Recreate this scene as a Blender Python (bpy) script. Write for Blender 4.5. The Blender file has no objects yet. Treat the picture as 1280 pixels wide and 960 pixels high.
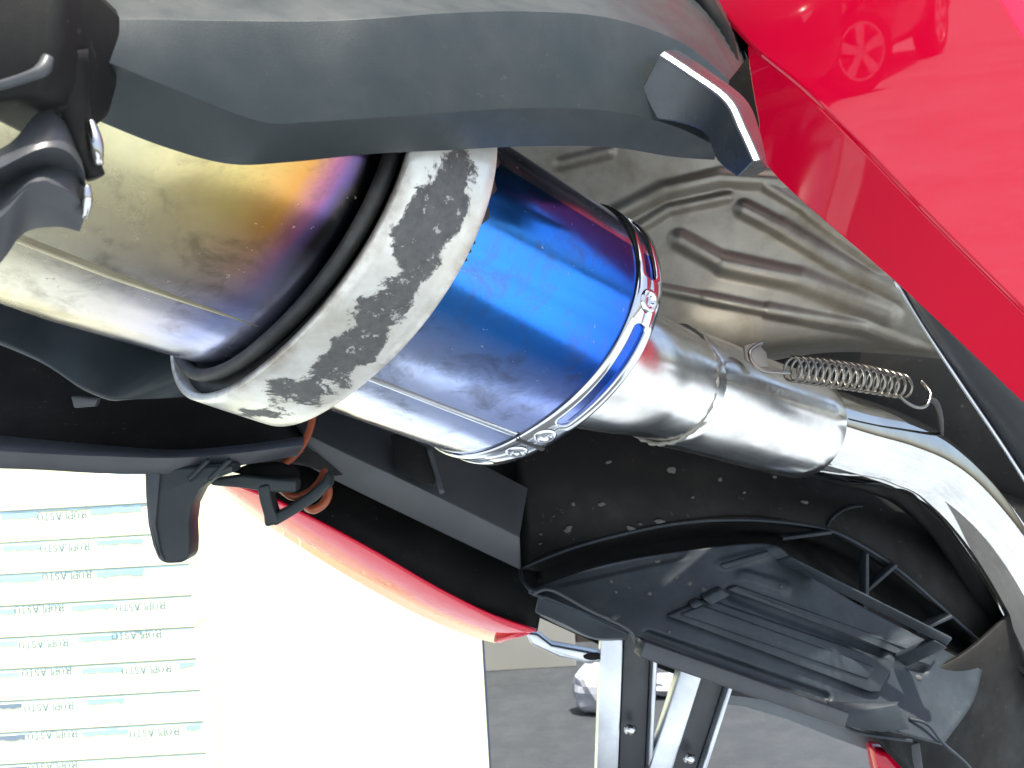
import bpy, bmesh, math, random
from mathutils import Vector, Matrix
random.seed(7)
R_ = math.radians
scene = bpy.context.scene
col = scene.collection

# ------------------------------------------------------------------ camera
CAM = Vector((0, 0, 0.8)); ROLL = R_(3.3); FPX = 1229.0
RIGHT = Vector((math.cos(ROLL), 0, -math.sin(ROLL)))
UPV = Vector((math.sin(ROLL), 0, math.cos(ROLL)))
FWD = Vector((0, 1, 0))
cd = bpy.data.cameras.new("camera"); cam = bpy.data.objects.new("camera", cd); col.objects.link(cam)
cd.sensor_width = 36; cd.lens = 36 * FPX / 1280; cd.clip_start = 0.01; cd.clip_end = 500
cd.dof.use_dof = True; cd.dof.focus_distance = 0.40; cd.dof.aperture_fstop = 42
m = Matrix((RIGHT, UPV, -FWD)).transposed().to_4x4(); m.translation = CAM
cam.matrix_world = m
scene.camera = cam

# ------------------------------------------------------------------ world, sun, exposure
SUN_EL, SUN_AZ = R_(72), R_(150)          # azimuth clockwise from +Y
w = bpy.data.worlds.new("World"); scene.world = w; w.use_nodes = True
nt = w.node_tree; nt.nodes.clear()
sky = nt.nodes.new("ShaderNodeTexSky"); sky.sky_type = 'NISHITA'; sky.sun_disc = False
sky.sun_elevation = SUN_EL; sky.sun_rotation = SUN_AZ; sky.dust_density = 4.0; sky.air_density = 1.0
bg = nt.nodes.new("ShaderNodeBackground"); bg.inputs[1].default_value = 0.12
wo = nt.nodes.new("ShaderNodeOutputWorld")
nt.links.new(sky.outputs[0], bg.inputs[0]); nt.links.new(bg.outputs[0], wo.inputs[0])
sd = bpy.data.lights.new("sun", 'SUN'); sd.energy = 4.5; sd.angle = R_(1.5); sd.color = (1, 0.95, 0.86)
so = bpy.data.objects.new("sun", sd); col.objects.link(so)
sdir = Vector((math.sin(SUN_AZ) * math.cos(SUN_EL), math.cos(SUN_AZ) * math.cos(SUN_EL), math.sin(SUN_EL)))
so.rotation_euler = sdir.to_track_quat('Z', 'Y').to_euler(); so.location = sdir * 20
vs = scene.view_settings; vs.view_transform = 'Standard'; vs.look = 'None'; vs.exposure = 1.3; vs.gamma = 1
vs.use_curve_mapping = False
scene.render.engine = 'CYCLES'; scene.cycles.use_denoising = True

# ------------------------------------------------------------------ helpers
def U(px, py, z):
    """a point of the place, from where it shows in the photograph and its distance in metres"""
    return CAM + RIGHT * ((px - 640) * z / FPX) - UPV * ((py - 480) * z / FPX) + FWD * z

def link(me, name, mat, parent, smooth=True):
    o = bpy.data.objects.new(name, me); col.objects.link(o)
    if mat: me.materials.append(mat)
    if smooth:
        for p in me.polygons: p.use_smooth = True
    if parent is not None:
        o.parent = parent
        o.matrix_parent_inverse = PINV.get(parent.name, Matrix())
    return o
PINV = {}

def tag(o, label, cat, group=None, kind=None):
    if label: o['label'] = label
    if cat: o['category'] = cat
    if group: o['group'] = group
    if kind: o['kind'] = kind
    return o

def empty(name, loc, label, cat, group=None):
    o = bpy.data.objects.new(name, None); col.objects.link(o); o.location = loc
    o.empty_display_size = 0.1
    PINV[o.name] = Matrix.Translation(loc).inverted()
    return tag(o, label, cat, group)

def catmull(pts, n):
    """n points, evenly by parameter, through pts (sequences of equal length)"""
    pts = [list(p) for p in pts]; k = len(pts)
    if k == 2:
        return [[a + (b - a) * i / (n - 1) for a, b in zip(*pts)] for i in range(n)]
    out = []
    for i in range(n):
        t = i / (n - 1) * (k - 1); j = min(int(t), k - 2); f = t - j
        p1, p2 = pts[j], pts[j + 1]
        p0 = pts[j - 1] if j > 0 else [2 * a - b for a, b in zip(p1, p2)]
        p3 = pts[j + 2] if j + 2 < k else [2 * b - a for a, b in zip(p1, p2)]
        out.append([0.5 * (2 * b + (c - a) * f + (2 * a - 5 * b + 4 * c - d) * f * f + (3 * b - a - 3 * c + d) * f ** 3)
                    for a, b, c, d in zip(p0, p1, p2, p3)])
    return out

def mods(o, thick=0, bevel=0, sub=0, off=1, seg=2, ang=28):
    if thick:
        md = o.modifiers.new("s", 'SOLIDIFY'); md.thickness = thick; md.offset = off
    if bevel:
        md = o.modifiers.new("b", 'BEVEL'); md.width = bevel; md.segments = seg; md.limit_method = 'ANGLE'; md.angle_limit = R_(ang)
        md.harden_normals = False
    if sub:
        md = o.modifiers.new("u", 'SUBSURF'); md.levels = sub; md.render_levels = sub
    return o

def mesh(verts, faces):
    me = bpy.data.meshes.new("m"); me.from_pydata([tuple(v) for v in verts], [], faces); me.update(); return me

def fix(me):
    b = bmesh.new(); b.from_mesh(me); bmesh.ops.recalc_face_normals(b, faces=b.faces); b.to_mesh(me); b.free(); return me

def sheet(name, rows, mat, parent, n=24, thick=0.002, bevel=0.0008, bumps=None, ny=0, world=False):
    """a formed sheet through rows of (px,py,z); bumps are raised (or sunk) beads"""
    if world:
        rr = [catmull([tuple(U(*p)) for p in r], n) for r in rows]
    else:
        rr = [catmull(r, n) for r in rows]
    if ny:
        cols = [catmull([rr[j][i] for j in range(len(rr))], ny) for i in range(n)]
        rr = [[cols[i][j] for i in range(n)] for j in range(ny)]
    V = []
    for r in rr:
        for (x, y, z) in r:
            if bumps:
                h = 0
                for (x0, y0, x1, y1, wd, ht, flat) in bumps:
                    dx, dy = x1 - x0, y1 - y0; L = dx * dx + dy * dy
                    t = max(0, min(1, ((x - x0) * dx + (y - y0) * dy) / L)) if L else 0
                    d = math.hypot(x - x0 - t * dx, y - y0 - t * dy) / wd
                    q = max(0, min(1, (1 - d) / (1 - flat)))
                    hh = ht * q * q * (3 - 2 * q)
                    h = max(h, hh) if hh > 0 else h + hh
                p = U(x, y, z); V.append(p + (CAM - p).normalized() * h)
            else:
                V.append(Vector((x, y, z)) if world else U(x, y, z))
    F = []
    for j in range(len(rr) - 1):
        for i in range(n - 1):
            a = j * n + i; F.append((a, a + 1, a + n + 1, a + n))
    o = link(mesh(V, F), name, mat, parent)
    # rows run left to right, top to bottom: normals point away from the camera, so solidify goes behind
    return mods(o, thick, bevel, 0, 1)

def plate(name, outline, thick, mat, parent, bevel=0.001, dirv=None, smooth=True, seg=2):
    """a cut plate: outline of (px,py,z), thickened away from the viewer (or along dirv)"""
    top = [U(*p) for p in outline]
    dv = (dirv if dirv else FWD) * thick
    k = len(top); V = top + [p + dv for p in top]
    F = [tuple(range(k)), tuple(range(2 * k - 1, k - 1, -1))] + [(i, (i + 1) % k, k + (i + 1) % k, k + i) for i in range(k)]
    o = link(fix(mesh(V, F)), name, mat, parent, smooth)
    return mods(o, 0, bevel, 0, 1, seg)

def tube_mesh(path, radii, nseg=12, cap=True):
    n = len(path)
    if not hasattr(radii, '__len__'): radii = [radii] * n
    V, F = [], []
    t0 = (path[1] - path[0]).normalized()
    a = t0.orthogonal().normalized()
    for i, p in enumerate(path):
        t = (path[min(i + 1, n - 1)] - path[max(i - 1, 0)]).normalized()
        a = (a - t * a.dot(t)).normalized(); b = t.cross(a)
        for k in range(nseg):
            q = 2 * math.pi * k / nseg
            V.append(p + (a * math.cos(q) + b * math.sin(q)) * radii[i])
    for i in range(n - 1):
        for k in range(nseg):
            k2 = (k + 1) % nseg
            F.append((i * nseg + k, i * nseg + k2, (i + 1) * nseg + k2, (i + 1) * nseg + k))
    if cap:
        F.append(tuple(range(nseg - 1, -1, -1))); F.append(tuple((n - 1) * nseg + k for k in range(nseg)))
    return mesh(V, F)

def tube(name, pts, r, mat, parent, n=40, nseg=12, smoothpath=True):
    if hasattr(r, '__len__'):
        q = catmull([list(p) + [rr] for p, rr in zip(pts, r)], n)
        path = [U(*p[:3]) for p in q]; rad = [p[3] for p in q]
    else:
        q = catmull(pts, n) if smoothpath else pts
        path = [U(*p) for p in q]; rad = r
    return link(tube_mesh(path, rad, nseg), name, mat, parent)

def beam(name, p0, p1, section, mat, parent, side, bevel=0.0008, section1=None):
    """a straight bar of the given (a,b) cross-section from p0 to p1; a along side, b along the third axis"""
    t = (p1 - p0).normalized(); a = (side - t * side.dot(t)).normalized(); b = t.cross(a)
    k = len(section); s1 = section1 or section
    V = [p0 + a * x + b * y for x, y in section] + [p1 + a * x + b * y for x, y in s1]
    F = [tuple(range(k)), tuple(range(2 * k - 1, k - 1, -1))] + [(i, (i + 1) % k, k + (i + 1) % k, k + i) for i in range(k)]
    return mods(link(fix(mesh(V, F)), name, mat, parent), 0, bevel)

def box_mesh(x0, x1, y0, y1, z0, z1):
    V = [(x, y, z) for x in (x0, x1) for y in (y0, y1) for z in (z0, z1)]
    F = [(0, 1, 3, 2), (4, 6, 7, 5), (0, 4, 5, 1), (2, 3, 7, 6), (0, 2, 6, 4), (1, 5, 7, 3)]
    return fix(mesh(V, F))

# ------------------------------------------------------------------ materials
class N:
    """small node-graph writer"""
    def __init__(s, name):
        s.m = bpy.data.materials.new(name); s.m.use_nodes = True; s.t = s.m.node_tree
        s.b = s.t.nodes["Principled BSDF"]
    def n(s, typ, **kw):
        x = s.t.nodes.new(typ)
        for k, v in kw.items(): setattr(x, k, v)
        return x
    def l(s, a, b): s.t.links.new(a, b)
    def val(s, sock, v):
        if hasattr(v, 'is_output') or hasattr(v, 'links'): s.l(v, sock)
        else: sock.default_value = v
    def coord(s, which='Object', scale=(1, 1, 1)):
        c = s.n("ShaderNodeTexCoord"); mp = s.n("ShaderNodeMapping"); mp.inputs['Scale'].default_value = scale
        s.l(c.outputs[which], mp.inputs[0]); return mp.outputs[0]
    def noise(s, vec, scale, detail=4, rough=0.55, dist=0):
        x = s.n("ShaderNodeTexNoise"); s.l(vec, x.inputs['Vector']); x.inputs['Scale'].default_value = scale
        x.inputs['Detail'].default_value = detail; x.inputs['Roughness'].default_value = rough; x.inputs['Distortion'].default_value = dist
        return x.outputs['Fac']
    def ramp(s, fac, stops, interp='LINEAR'):
        x = s.n("ShaderNodeValToRGB"); x.color_ramp.interpolation = interp; e = x.color_ramp.elements
        while len(e) < len(stops): e.new(0.5)
        for q, (p, c) in zip(e, stops):
            q.position = p; q.color = (c, c, c, 1) if not hasattr(c, '__len__') else (*c, 1)
        s.l(fac, x.inputs[0]); return x.outputs[0]
    def math(s, op, a, b=0.0, clamp=False):
        x = s.n("ShaderNodeMath", operation=op, use_clamp=clamp); s.val(x.inputs[0], a); s.val(x.inputs[1], b); return x.outputs[0]
    def mix(s, f, a, b, mode='MIX'):
        x = s.n("ShaderNodeMix", data_type='RGBA', blend_type=mode)
        s.val(x.inputs[0], f)
        for i, v in ((6, a), (7, b)):
            if hasattr(v, 'links'): s.l(v, x.inputs[i])
            else: x.inputs[i].default_value = (*v, 1)
        return x.outputs[2]
    def rng(s, f, a, b, c, d):
        x = s.n("ShaderNodeMapRange"); s.l(f, x.inputs[0])
        for i, v in zip((1, 2, 3, 4), (a, b, c, d)): x.inputs[i].default_value = v
        return x.outputs[0]
    def set(s, **kw):
        nm = dict(col='Base Color', rough='Roughness', metal='Metallic', coat='Coat Weight', coatr='Coat Roughness', ior='IOR',
                  spec='Specular IOR Level', coat_ior='Coat IOR')
        for k, v in kw.items():
            i = s.b.inputs[nm[k]]
            if hasattr(v, 'links'): s.l(v, i)
            elif hasattr(v, '__len__'): i.default_value = (*v, 1)
            else: i.default_value = v
        return s
    def bump(s, h, strength=0.3, dist=0.001):
        x = s.n("ShaderNodeBump"); x.inputs['Strength'].default_value = strength; x.inputs['Distance'].default_value = dist
        s.l(h, x.inputs['Height']); s.l(x.outputs[0], s.b.inputs['Normal']); return s

def plastic(name, c, rough=0.45, dust=0.25, dustc=(0.22, 0.21, 0.18), grain=1800, spec=0.5, specks=0.0):
    g = N(name); v = g.coord()
    d = g.ramp(g.noise(v, 22, 6, 0.65), [(0.45, 0.0), (0.75, 1.0)])
    fine = g.noise(v, 260, 3, 0.6)
    f = g.math('MULTIPLY', g.math('MULTIPLY', d, fine), dust)
    c1 = g.mix(f, c, dustc)
    if specks:
        sp = g.ramp(g.noise(v, 330, 2, 0.5), [(0.69, 0.0), (0.74, 1.0)])
        big = g.ramp(g.noise(v, 30, 2, 0.5), [(0.42, 0.0), (0.6, 1.0)])
        c1 = g.mix(g.math('MULTIPLY', g.math('MULTIPLY', sp, big), specks), c1, dustc)
    g.set(col=c1, rough=g.rng(g.noise(v, 55, 4), 0.3, 0.7, rough - 0.1, rough + 0.12), spec=spec)
    return g.bump(g.noise(v, grain, 2), 0.12, 0.0003).m

def metal(name, c, r0, r1, streak=(60, 60, 60), stain=None, stain_amt=0.3, bumpv=0.05):
    g = N(name); v = g.coord('Object', streak)
    n1 = g.noise(v, 1.0, 6, 0.65); n2 = g.noise(g.coord(), 28, 5, 0.6)
    cc = g.mix(g.rng(n1, 0.35, 0.7, 0, 1), tuple(x * 0.78 for x in c), c)
    if stain: cc = g.mix(g.math('MULTIPLY', g.ramp(n2, [(0.5, 0.0), (0.72, 1.0)]), stain_amt), cc, stain)
    g.set(col=cc, metal=1.0, rough=g.rng(n2, 0.3, 0.7, r0, r1))
    return g.bump(n1, bumpv, 0.001).m

M = {}
M['tail'] = plastic('tail_grey_plastic', (0.018, 0.025, 0.026), 0.42, 0.12, spec=0.4, specks=0.08)
M['hook'] = plastic('polished_hook_plastic', (0.028, 0.032, 0.036), 0.24, 0.05, spec=0.8)
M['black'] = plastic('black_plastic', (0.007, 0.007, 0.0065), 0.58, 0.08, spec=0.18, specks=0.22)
M['tray'] = plastic('tray_plastic', (0.020, 0.026, 0.032), 0.48, 0.5, dustc=(0.10, 0.12, 0.13), spec=0.35, specks=0.35)
M['rubber'] = plastic('rubber', (0.010, 0.010, 0.010), 0.55, 0.5)
M['greyp'] = plastic('grey_plastic', (0.045, 0.048, 0.052), 0.38, 0.15)
M['alloy'] = metal('painted_alloy', (0.72, 0.75, 0.78), 0.30, 0.42, (30, 30, 30), (0.3, 0.28, 0.25), 0.25)
M['steel'] = metal('brushed_steel', (0.82, 0.805, 0.77), 0.13, 0.27, (40, 160, 160), (0.45, 0.36, 0.25), 0.30, 0.008)
M['chrome'] = metal('chromed_steel', (0.66, 0.65, 0.62), 0.02, 0.07, (25, 25, 25), (0.4, 0.36, 0.28), 0.12, 0.05)
M['ring'] = metal('polished_ring', (0.72, 0.73, 0.75), 0.06, 0.2, (70, 70, 70), (0.25, 0.24, 0.22), 0.35)
M['wire'] = metal('spring_wire', (0.28, 0.265, 0.23), 0.15, 0.3)
M['shield'] = metal('pressed_shield', (0.345, 0.325, 0.28), 0.46, 0.62, (50, 50, 50), (0.15, 0.12, 0.08), 0.6, 0.08)

def red_paint(name):
    g = N(name); v = g.coord()
    sw = g.noise(v, 7, 2, 0.4)
    g.set(col=(0.68, 0.002, 0.030), rough=0.4, coat=1.0, coatr=0.012, coat_ior=1.52, spec=0.0)
    bp = g.n("ShaderNodeBump"); bp.inputs['Strength'].default_value = 0.006; bp.inputs['Distance'].default_value = 0.002
    g.l(sw, bp.inputs['Height']); g.l(bp.outputs[0], g.b.inputs['Coat Normal'])
    return g.m
M['red'] = red_paint('red_paint')

def can_mat():
    g = N('heat_tinted_titanium'); tc = g.n("ShaderNodeTexCoord"); sx = g.n("ShaderNodeSeparateXYZ"); g.l(tc.outputs['UV'], sx.inputs[0])
    ang, s = sx.outputs[0], sx.outputs[1]        # u: angle/2pi, v: (s+0.36)/0.36
    v = g.coord('Object'); wob = g.noise(v, 18, 3)
    # the tint front leans: further back low down
    s2 = g.math('ADD', s, g.math('ADD', g.math('MULTIPLY', g.math('SUBTRACT', wob, 0.5), 0.04),
                                 g.math('MULTIPLY', g.math('SUBTRACT', ang, 0.14), 0.10)))
    def q(x): return (x + 0.36) / 0.36
    c = g.ramp(s2, [(q(-0.30), (0.56, 0.54, 0.40)), (q(-0.195), (0.64, 0.58, 0.33)), (q(-0.165), (0.62, 0.47, 0.16)),
                    (q(-0.149), (0.58, 0.27, 0.06)), (q(-0.1415), (0.36, 0.11, 0.22)), (q(-0.1375), (0.12, 0.08, 0.22)),
                    (q(-0.1335), (0.012, 0.012, 0.014)), (q(-0.103), (0.02, 0.05, 0.12)), (q(-0.095), (0.045, 0.24, 0.72)),
                    (q(-0.05), (0.03, 0.22, 0.80)), (q(0.0), (0.02, 0.09, 0.52))])
    # low side less tinted, and paled to stand in for its bright reflection
    low = g.ramp(ang, [(0.17, 0.0), (0.215, 0.45), (0.26, 1.0)])
    pale = g.ramp(s2, [(q(-0.20), (0.70, 0.65, 0.48)), (q(-0.16), (0.58, 0.52, 0.52)), (q(-0.140), (0.34, 0.36, 0.58)), (q(-0.10), (0.82, 0.82, 0.88)), (q(-0.06), (0.70, 0.74, 0.90)), (q(0), (0.55, 0.62, 0.90))])
    c = g.mix(low, c, pale)
    # soot, water marks and little scratches
    st = g.ramp(g.noise(v, 55, 7, 0.75, 0.6), [(0.50, 0.0), (0.66, 1.0)])
    c = g.mix(g.math('MULTIPLY', st, 0.5), c, (0.10, 0.085, 0.06))
    sp = g.ramp(g.noise(v, 420, 2, 0.5), [(0.73, 0.0), (0.77, 1.0)])
    c = g.mix(g.math('MULTIPLY', sp, 0.5), c, (0.55, 0.5, 0.42))
    n2 = g.noise(v, 40, 5, 0.65)
    dusty = g.ramp(s, [(q(-0.20), 1.0), (q(-0.13), 0.06)])
    film = g.math('MULTIPLY', g.math('MULTIPLY', dusty, g.noise(v, 60, 6, 0.7)), 0.45)
    c = g.mix(g.math('MULTIPLY', film, 0.6), c, (0.48, 0.40, 0.22))
    g.set(col=c, metal=g.math('SUBTRACT', 1.0, film), rough=g.math('ADD', g.math('ADD', g.rng(n2, 0.3, 0.7, 0.11, 0.22), g.math('MULTIPLY', dusty, 0.10)), g.math('MULTIPLY', sp, 0.3)))
    return g.bump(g.noise(v, 90, 4), 0.06, 0.001).m
M['can'] = can_mat()
M['can_seam'] = metal('gold_seam', (0.55, 0.49, 0.33), 0.30, 0.45)

def band_mat():
    g = N('worn_white_band'); tc = g.n("ShaderNodeTexCoord"); mp = g.n("ShaderNodeMapping"); g.l(tc.outputs['UV'], mp.inputs[0])
    sx = g.n("ShaderNodeSeparateXYZ"); g.l(mp.outputs[0], sx.inputs[0])     # u: metres round, v: 0..1 across
    vec = g.coord('Object')
    across = g.math('ABSOLUTE', g.math('SUBTRACT', sx.outputs[1], 0.5))     # 0 in the middle, .5 at the rims
    n1 = g.noise(vec, 85, 9, 0.80, 0.4); n0 = g.noise(vec, 34, 2, 0.5)
    f = g.math('SUBTRACT', g.math('ADD', g.math('MULTIPLY', n1, 0.85), g.math('MULTIPLY', n0, 1.35)), g.math('MULTIPLY', across, 1.15))
    mask = g.ramp(f, [(0.845, 0.0), (0.885, 1.0)])
    cream = g.mix(g.ramp(g.noise(vec, 45, 5, 0.6), [(0.4, 0.0), (0.75, 1.0)]), (0.76, 0.75, 0.68), (0.45, 0.40, 0.32))
    rim = g.math('MULTIPLY', g.ramp(across, [(0.34, 0.0), (0.5, 1.0)]), g.ramp(g.noise(vec, 38, 6, 0.7), [(0.45, 0.0), (0.62, 0.75)]))
    cream = g.mix(rim, cream, (0.22, 0.15, 0.095))
    bare = g.mix(g.noise(vec, 260, 4, 0.7), (0.03, 0.029, 0.027), (0.15, 0.145, 0.135))
    bare = g.mix(g.ramp(g.noise(vec, 210, 6, 0.75), [(0.60, 0.0), (0.64, 0.8)]), bare, (0.45, 0.43, 0.38))
    g.set(col=g.mix(mask, cream, bare), rough=g.math('ADD', 0.30, g.math('MULTIPLY', mask, 0.35)), metal=g.math('MULTIPLY', g.math('SUBTRACT', 1.0, mask), 0.35))
    h = g.math('SUBTRACT', g.math('MULTIPLY', g.noise(vec, 200, 3), 0.25), mask)
    return g.bump(h, 0.5, 0.0006).m
M['band'] = band_mat()

def simple(name, c, rough=0.6, metal_=0.0, spec=0.5, var=0.15, scale=20):
    g = N(name); v = g.coord(); n = g.noise(v, scale, 5)
    g.set(col=g.mix(n, tuple(x * (1 - var) for x in c), tuple(min(1, x * (1 + var)) for x in c)), rough=rough, metal=metal_, spec=spec)
    return g.bump(g.noise(v, scale * 12, 3), 0.1, 0.0005).m
M['silver'] = simple('silver_painted_bar', (0.17, 0.19, 0.20), 0.45, scale=30)
M['orange'] = simple('orange_cable', (0.30, 0.065, 0.02), 0.4, scale=60)
M['mud'] = simple('dried_splash', (0.085, 0.083, 0.078), 0.8, scale=200)
M['board'] = simple('white_board', (0.82, 0.82, 0.58), 0.55, var=0.02, scale=2)
M['boardedge'] = simple('board_edge', (0.03, 0.045, 0.09), 0.6)
M['pvc'] = simple('white_profile', (0.82, 0.82, 0.58), 0.4, var=0.02, scale=3)
M['film'] = simple('blue_film', (0.32, 0.50, 0.58), 0.4, var=0.3, scale=9)
M['filmdark'] = simple('grey_film', (0.15, 0.20, 0.25), 0.4, var=0.4, scale=9)
M['ink'] = simple('blue_print', (0.10, 0.24, 0.31), 0.5)
M['wall'] = simple('pale_render', (0.24, 0.24, 0.215), 0.85, scale=6)
M['brown'] = simple('dark_brown_boarding', (0.035, 0.027, 0.022), 0.7, scale=8)
M['bag'] = simple('white_plastic_bag', (0.36, 0.38, 0.42), 0.35, scale=14)
M['tyre'] = simple('tyre_rubber', (0.015, 0.015, 0.015), 0.7)
M['carpaint'] = simple('dark_car_paint', (0.012, 0.014, 0.02), 0.2, var=0.02)
M['glass'] = simple('dark_glass', (0.01, 0.012, 0.014), 0.05, var=0.0)
M['alloywheel'] = simple('alloy_wheel', (0.6, 0.6, 0.62), 0.35, 0.5, var=0.02)
M['lamp'] = simple('headlamp_lens', (0.5, 0.52, 0.55), 0.1)

def concrete(name, f):
    g = N(name); v = g.coord()
    a = g.noise(v, 1.6, 8, 0.65); b = g.noise(v, 14, 6, 0.7); c = g.noise(v, 160, 3, 0.6)
    k = g.mix(g.ramp(a, [(0.35, 0.0), (0.7, 1.0)]), (0.15 * f, 0.18 * f, 0.21 * f), (0.24 * f, 0.28 * f, 0.32 * f))
    k = g.mix(g.ramp(b, [(0.45, 0.0), (0.75, 0.6)]), k, (0.31 * f, 0.35 * f, 0.38 * f))
    k = g.mix(g.math('MULTIPLY', c, 0.35), k, (0.10 * f, 0.10 * f, 0.10 * f))
    g.set(col=k, rough=g.rng(b, 0.3, 0.7, 0.6, 0.85)); return g.bump(c, 0.4, 0.003).m
M['concrete'] = concrete('pale_concrete', 1.75)
M['ground_shade'] = concrete('under_bike_shade', 0.22)  # dark tone stands in for the shade under bike and photographer
M['floor_shade'] = concrete('shaded_grey_floor', 0.19)  # concrete darkened in place of the shade on the far floor

# ------------------------------------------------------------------ ground, wall, boards
g_ = mesh([(-60, -60, 0), (60, -60, 0), (60, 60, 0), (-60, 60, 0)], [(0, 1, 2, 3)])
tag(link(g_, 'ground', M['concrete'], None), None, None, kind='structure')
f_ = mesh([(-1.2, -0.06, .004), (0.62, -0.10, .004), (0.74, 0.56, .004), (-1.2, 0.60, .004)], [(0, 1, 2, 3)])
tag(link(f_, 'bike_shade_patch', M['ground_shade'], None), None, None, kind='structure')  # painted shade patch, added so the can mirrors a dark band
f_ = mesh([(-8, 1.52, .004), (8, 1.52, .004), (8, 9, .004), (-8, 9, .004)], [(0, 1, 2, 3)])
tag(link(f_, 'floor', M['floor_shade'], None), None, None, kind='structure')

wy = 2.74
wall = link(box_mesh(-2.4, 0.135, wy, wy + 0.12, 0, 2.2), 'rendered_wall', M['wall'], None, False); mods(wall, 0, 0.006)
tag(wall, 'pale grey rendered wall behind the white board at the back of the floor', 'wall')
brown = link(box_mesh(0.15, 0.42, wy + 0.25, wy + 0.29, 0, 1.5), 'dark_boarding', M['brown'], None, False); mods(brown, 0, 0.004)
tag(brown, 'dark brown upright board beside the end of the pale wall', 'board')

# the big white board: stands on the floor, right edge seen
bz = 1.46
p0, p1 = U(608, 900, bz), U(300, 900, bz)
bx1 = p0.x
board = empty('white_board', Vector((bx1 - 0.5, bz, 0)), 'large plain white board standing upright beside the stack of white profiles', 'board')
face = link(box_mesh(bx1 - 1.6, bx1, bz, bz + 0.028, 0, 0.76), 'panel', M['board'], board, False); mods(face, 0, 0.002)
edge = link(box_mesh(bx1 + 0.0005, bx1 + 0.0022, bz + 0.001, bz + 0.027, 0, 0.759), 'edge_strip', M['boardedge'], board, False)

# white profiles in a stack, each with a strip of printed protective film
GL = {'R': [[(0, 0), (0, 1)], [(0, 1), (.45, 1), (.62, .86), (.62, .66), (.45, .52), (0, .52)], [(.32, .52), (.7, 0)], [(-.1, 0), (.14, 0)], [(-.1, 1), (.1, 1)], [(.6, 0), (.8, 0)]],
      'O': [[(.4, 0), (.14, .12), (0, .5), (.14, .88), (.4, 1), (.66, .88), (.8, .5), (.66, .12), (.4, 0)]],
      'P': [[(0, 0), (0, 1)], [(0, 1), (.45, 1), (.62, .86), (.62, .64), (.45, .5), (0, .5)], [(-.1, 0), (.16, 0)], [(-.1, 1), (.1, 1)]],
      'L': [[(0, 1), (0, 0), (.6, 0), (.6, .16)], [(-.1, 1), (.14, 1)]],
      'A': [[(0, 0), (.36, 1), (.74, 0)], [(.12, .35), (.6, .35)], [(-.1, 0), (.12, 0)], [(.62, 0), (.84, 0)]],
      'S': [[(.5, .84), (.42, .97), (.2, 1), (.04, .86), (.06, .66), (.44, .42), (.52, .2), (.36, .02), (.14, 0), (0, .16)]],
      'T': [[(.36, 0), (.36, 1)], [(0, .86), (0, 1), (.72, 1), (.72, .86)], [(.24, 0), (.48, 0)]]}
def word(xr, ztop, y, h, name, parent):
    """ROPLASTO upside down: starts at xr and runs to the left, letter feet at ztop"""
    V, F = [], []; cur = 0.0; wd = h * 0.15
    for ch in 'ROPLASTO':
        mx = 0
        for st in GL[ch]:
            for (a, b), (c, d) in zip(st[:-1], st[1:]):
                mx = max(mx, a, c)
                q0 = Vector((xr - (cur + a) * h * 0.95, 0, ztop - b * h)); q1 = Vector((xr - (cur + c) * h * 0.95, 0, ztop - d * h))
                t = (q1 - q0).normalized(); s = Vector((-t.z, 0, t.x)) * wd * (1.0 if abs(t.z) > 0.6 else 0.6) * 0.5
                k = len(V); e = t * wd * 0.25
                V += [(v.x, y, v.z) for v in (q0 + s - e, q0 - s - e, q1 - s + e, q1 + s + e)]; F.append((k, k + 1, k + 2, k + 3))
        cur += mx + 0.28
    return link(mesh(V, F), name, M['ink'], parent, False)

py0, pitch = 1.30, 0.0419
def bar_x(px): return U(px, 700, py0).x
nb = 17
lefts = ['lowest of the stack, resting on the floor', 'second from the floor', 'third from the floor', 'fourth from the floor', 'fifth from the floor', 'sixth from the floor',
         'seventh from the floor', 'eighth from the floor', 'ninth from the floor', 'tenth from the floor', 'eleventh from the floor', 'twelfth from the floor', 'thirteenth from the floor', 'fourteenth from the floor', 'fifteenth from the floor', 'sixteenth from the floor', 'topmost of the stack']
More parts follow.
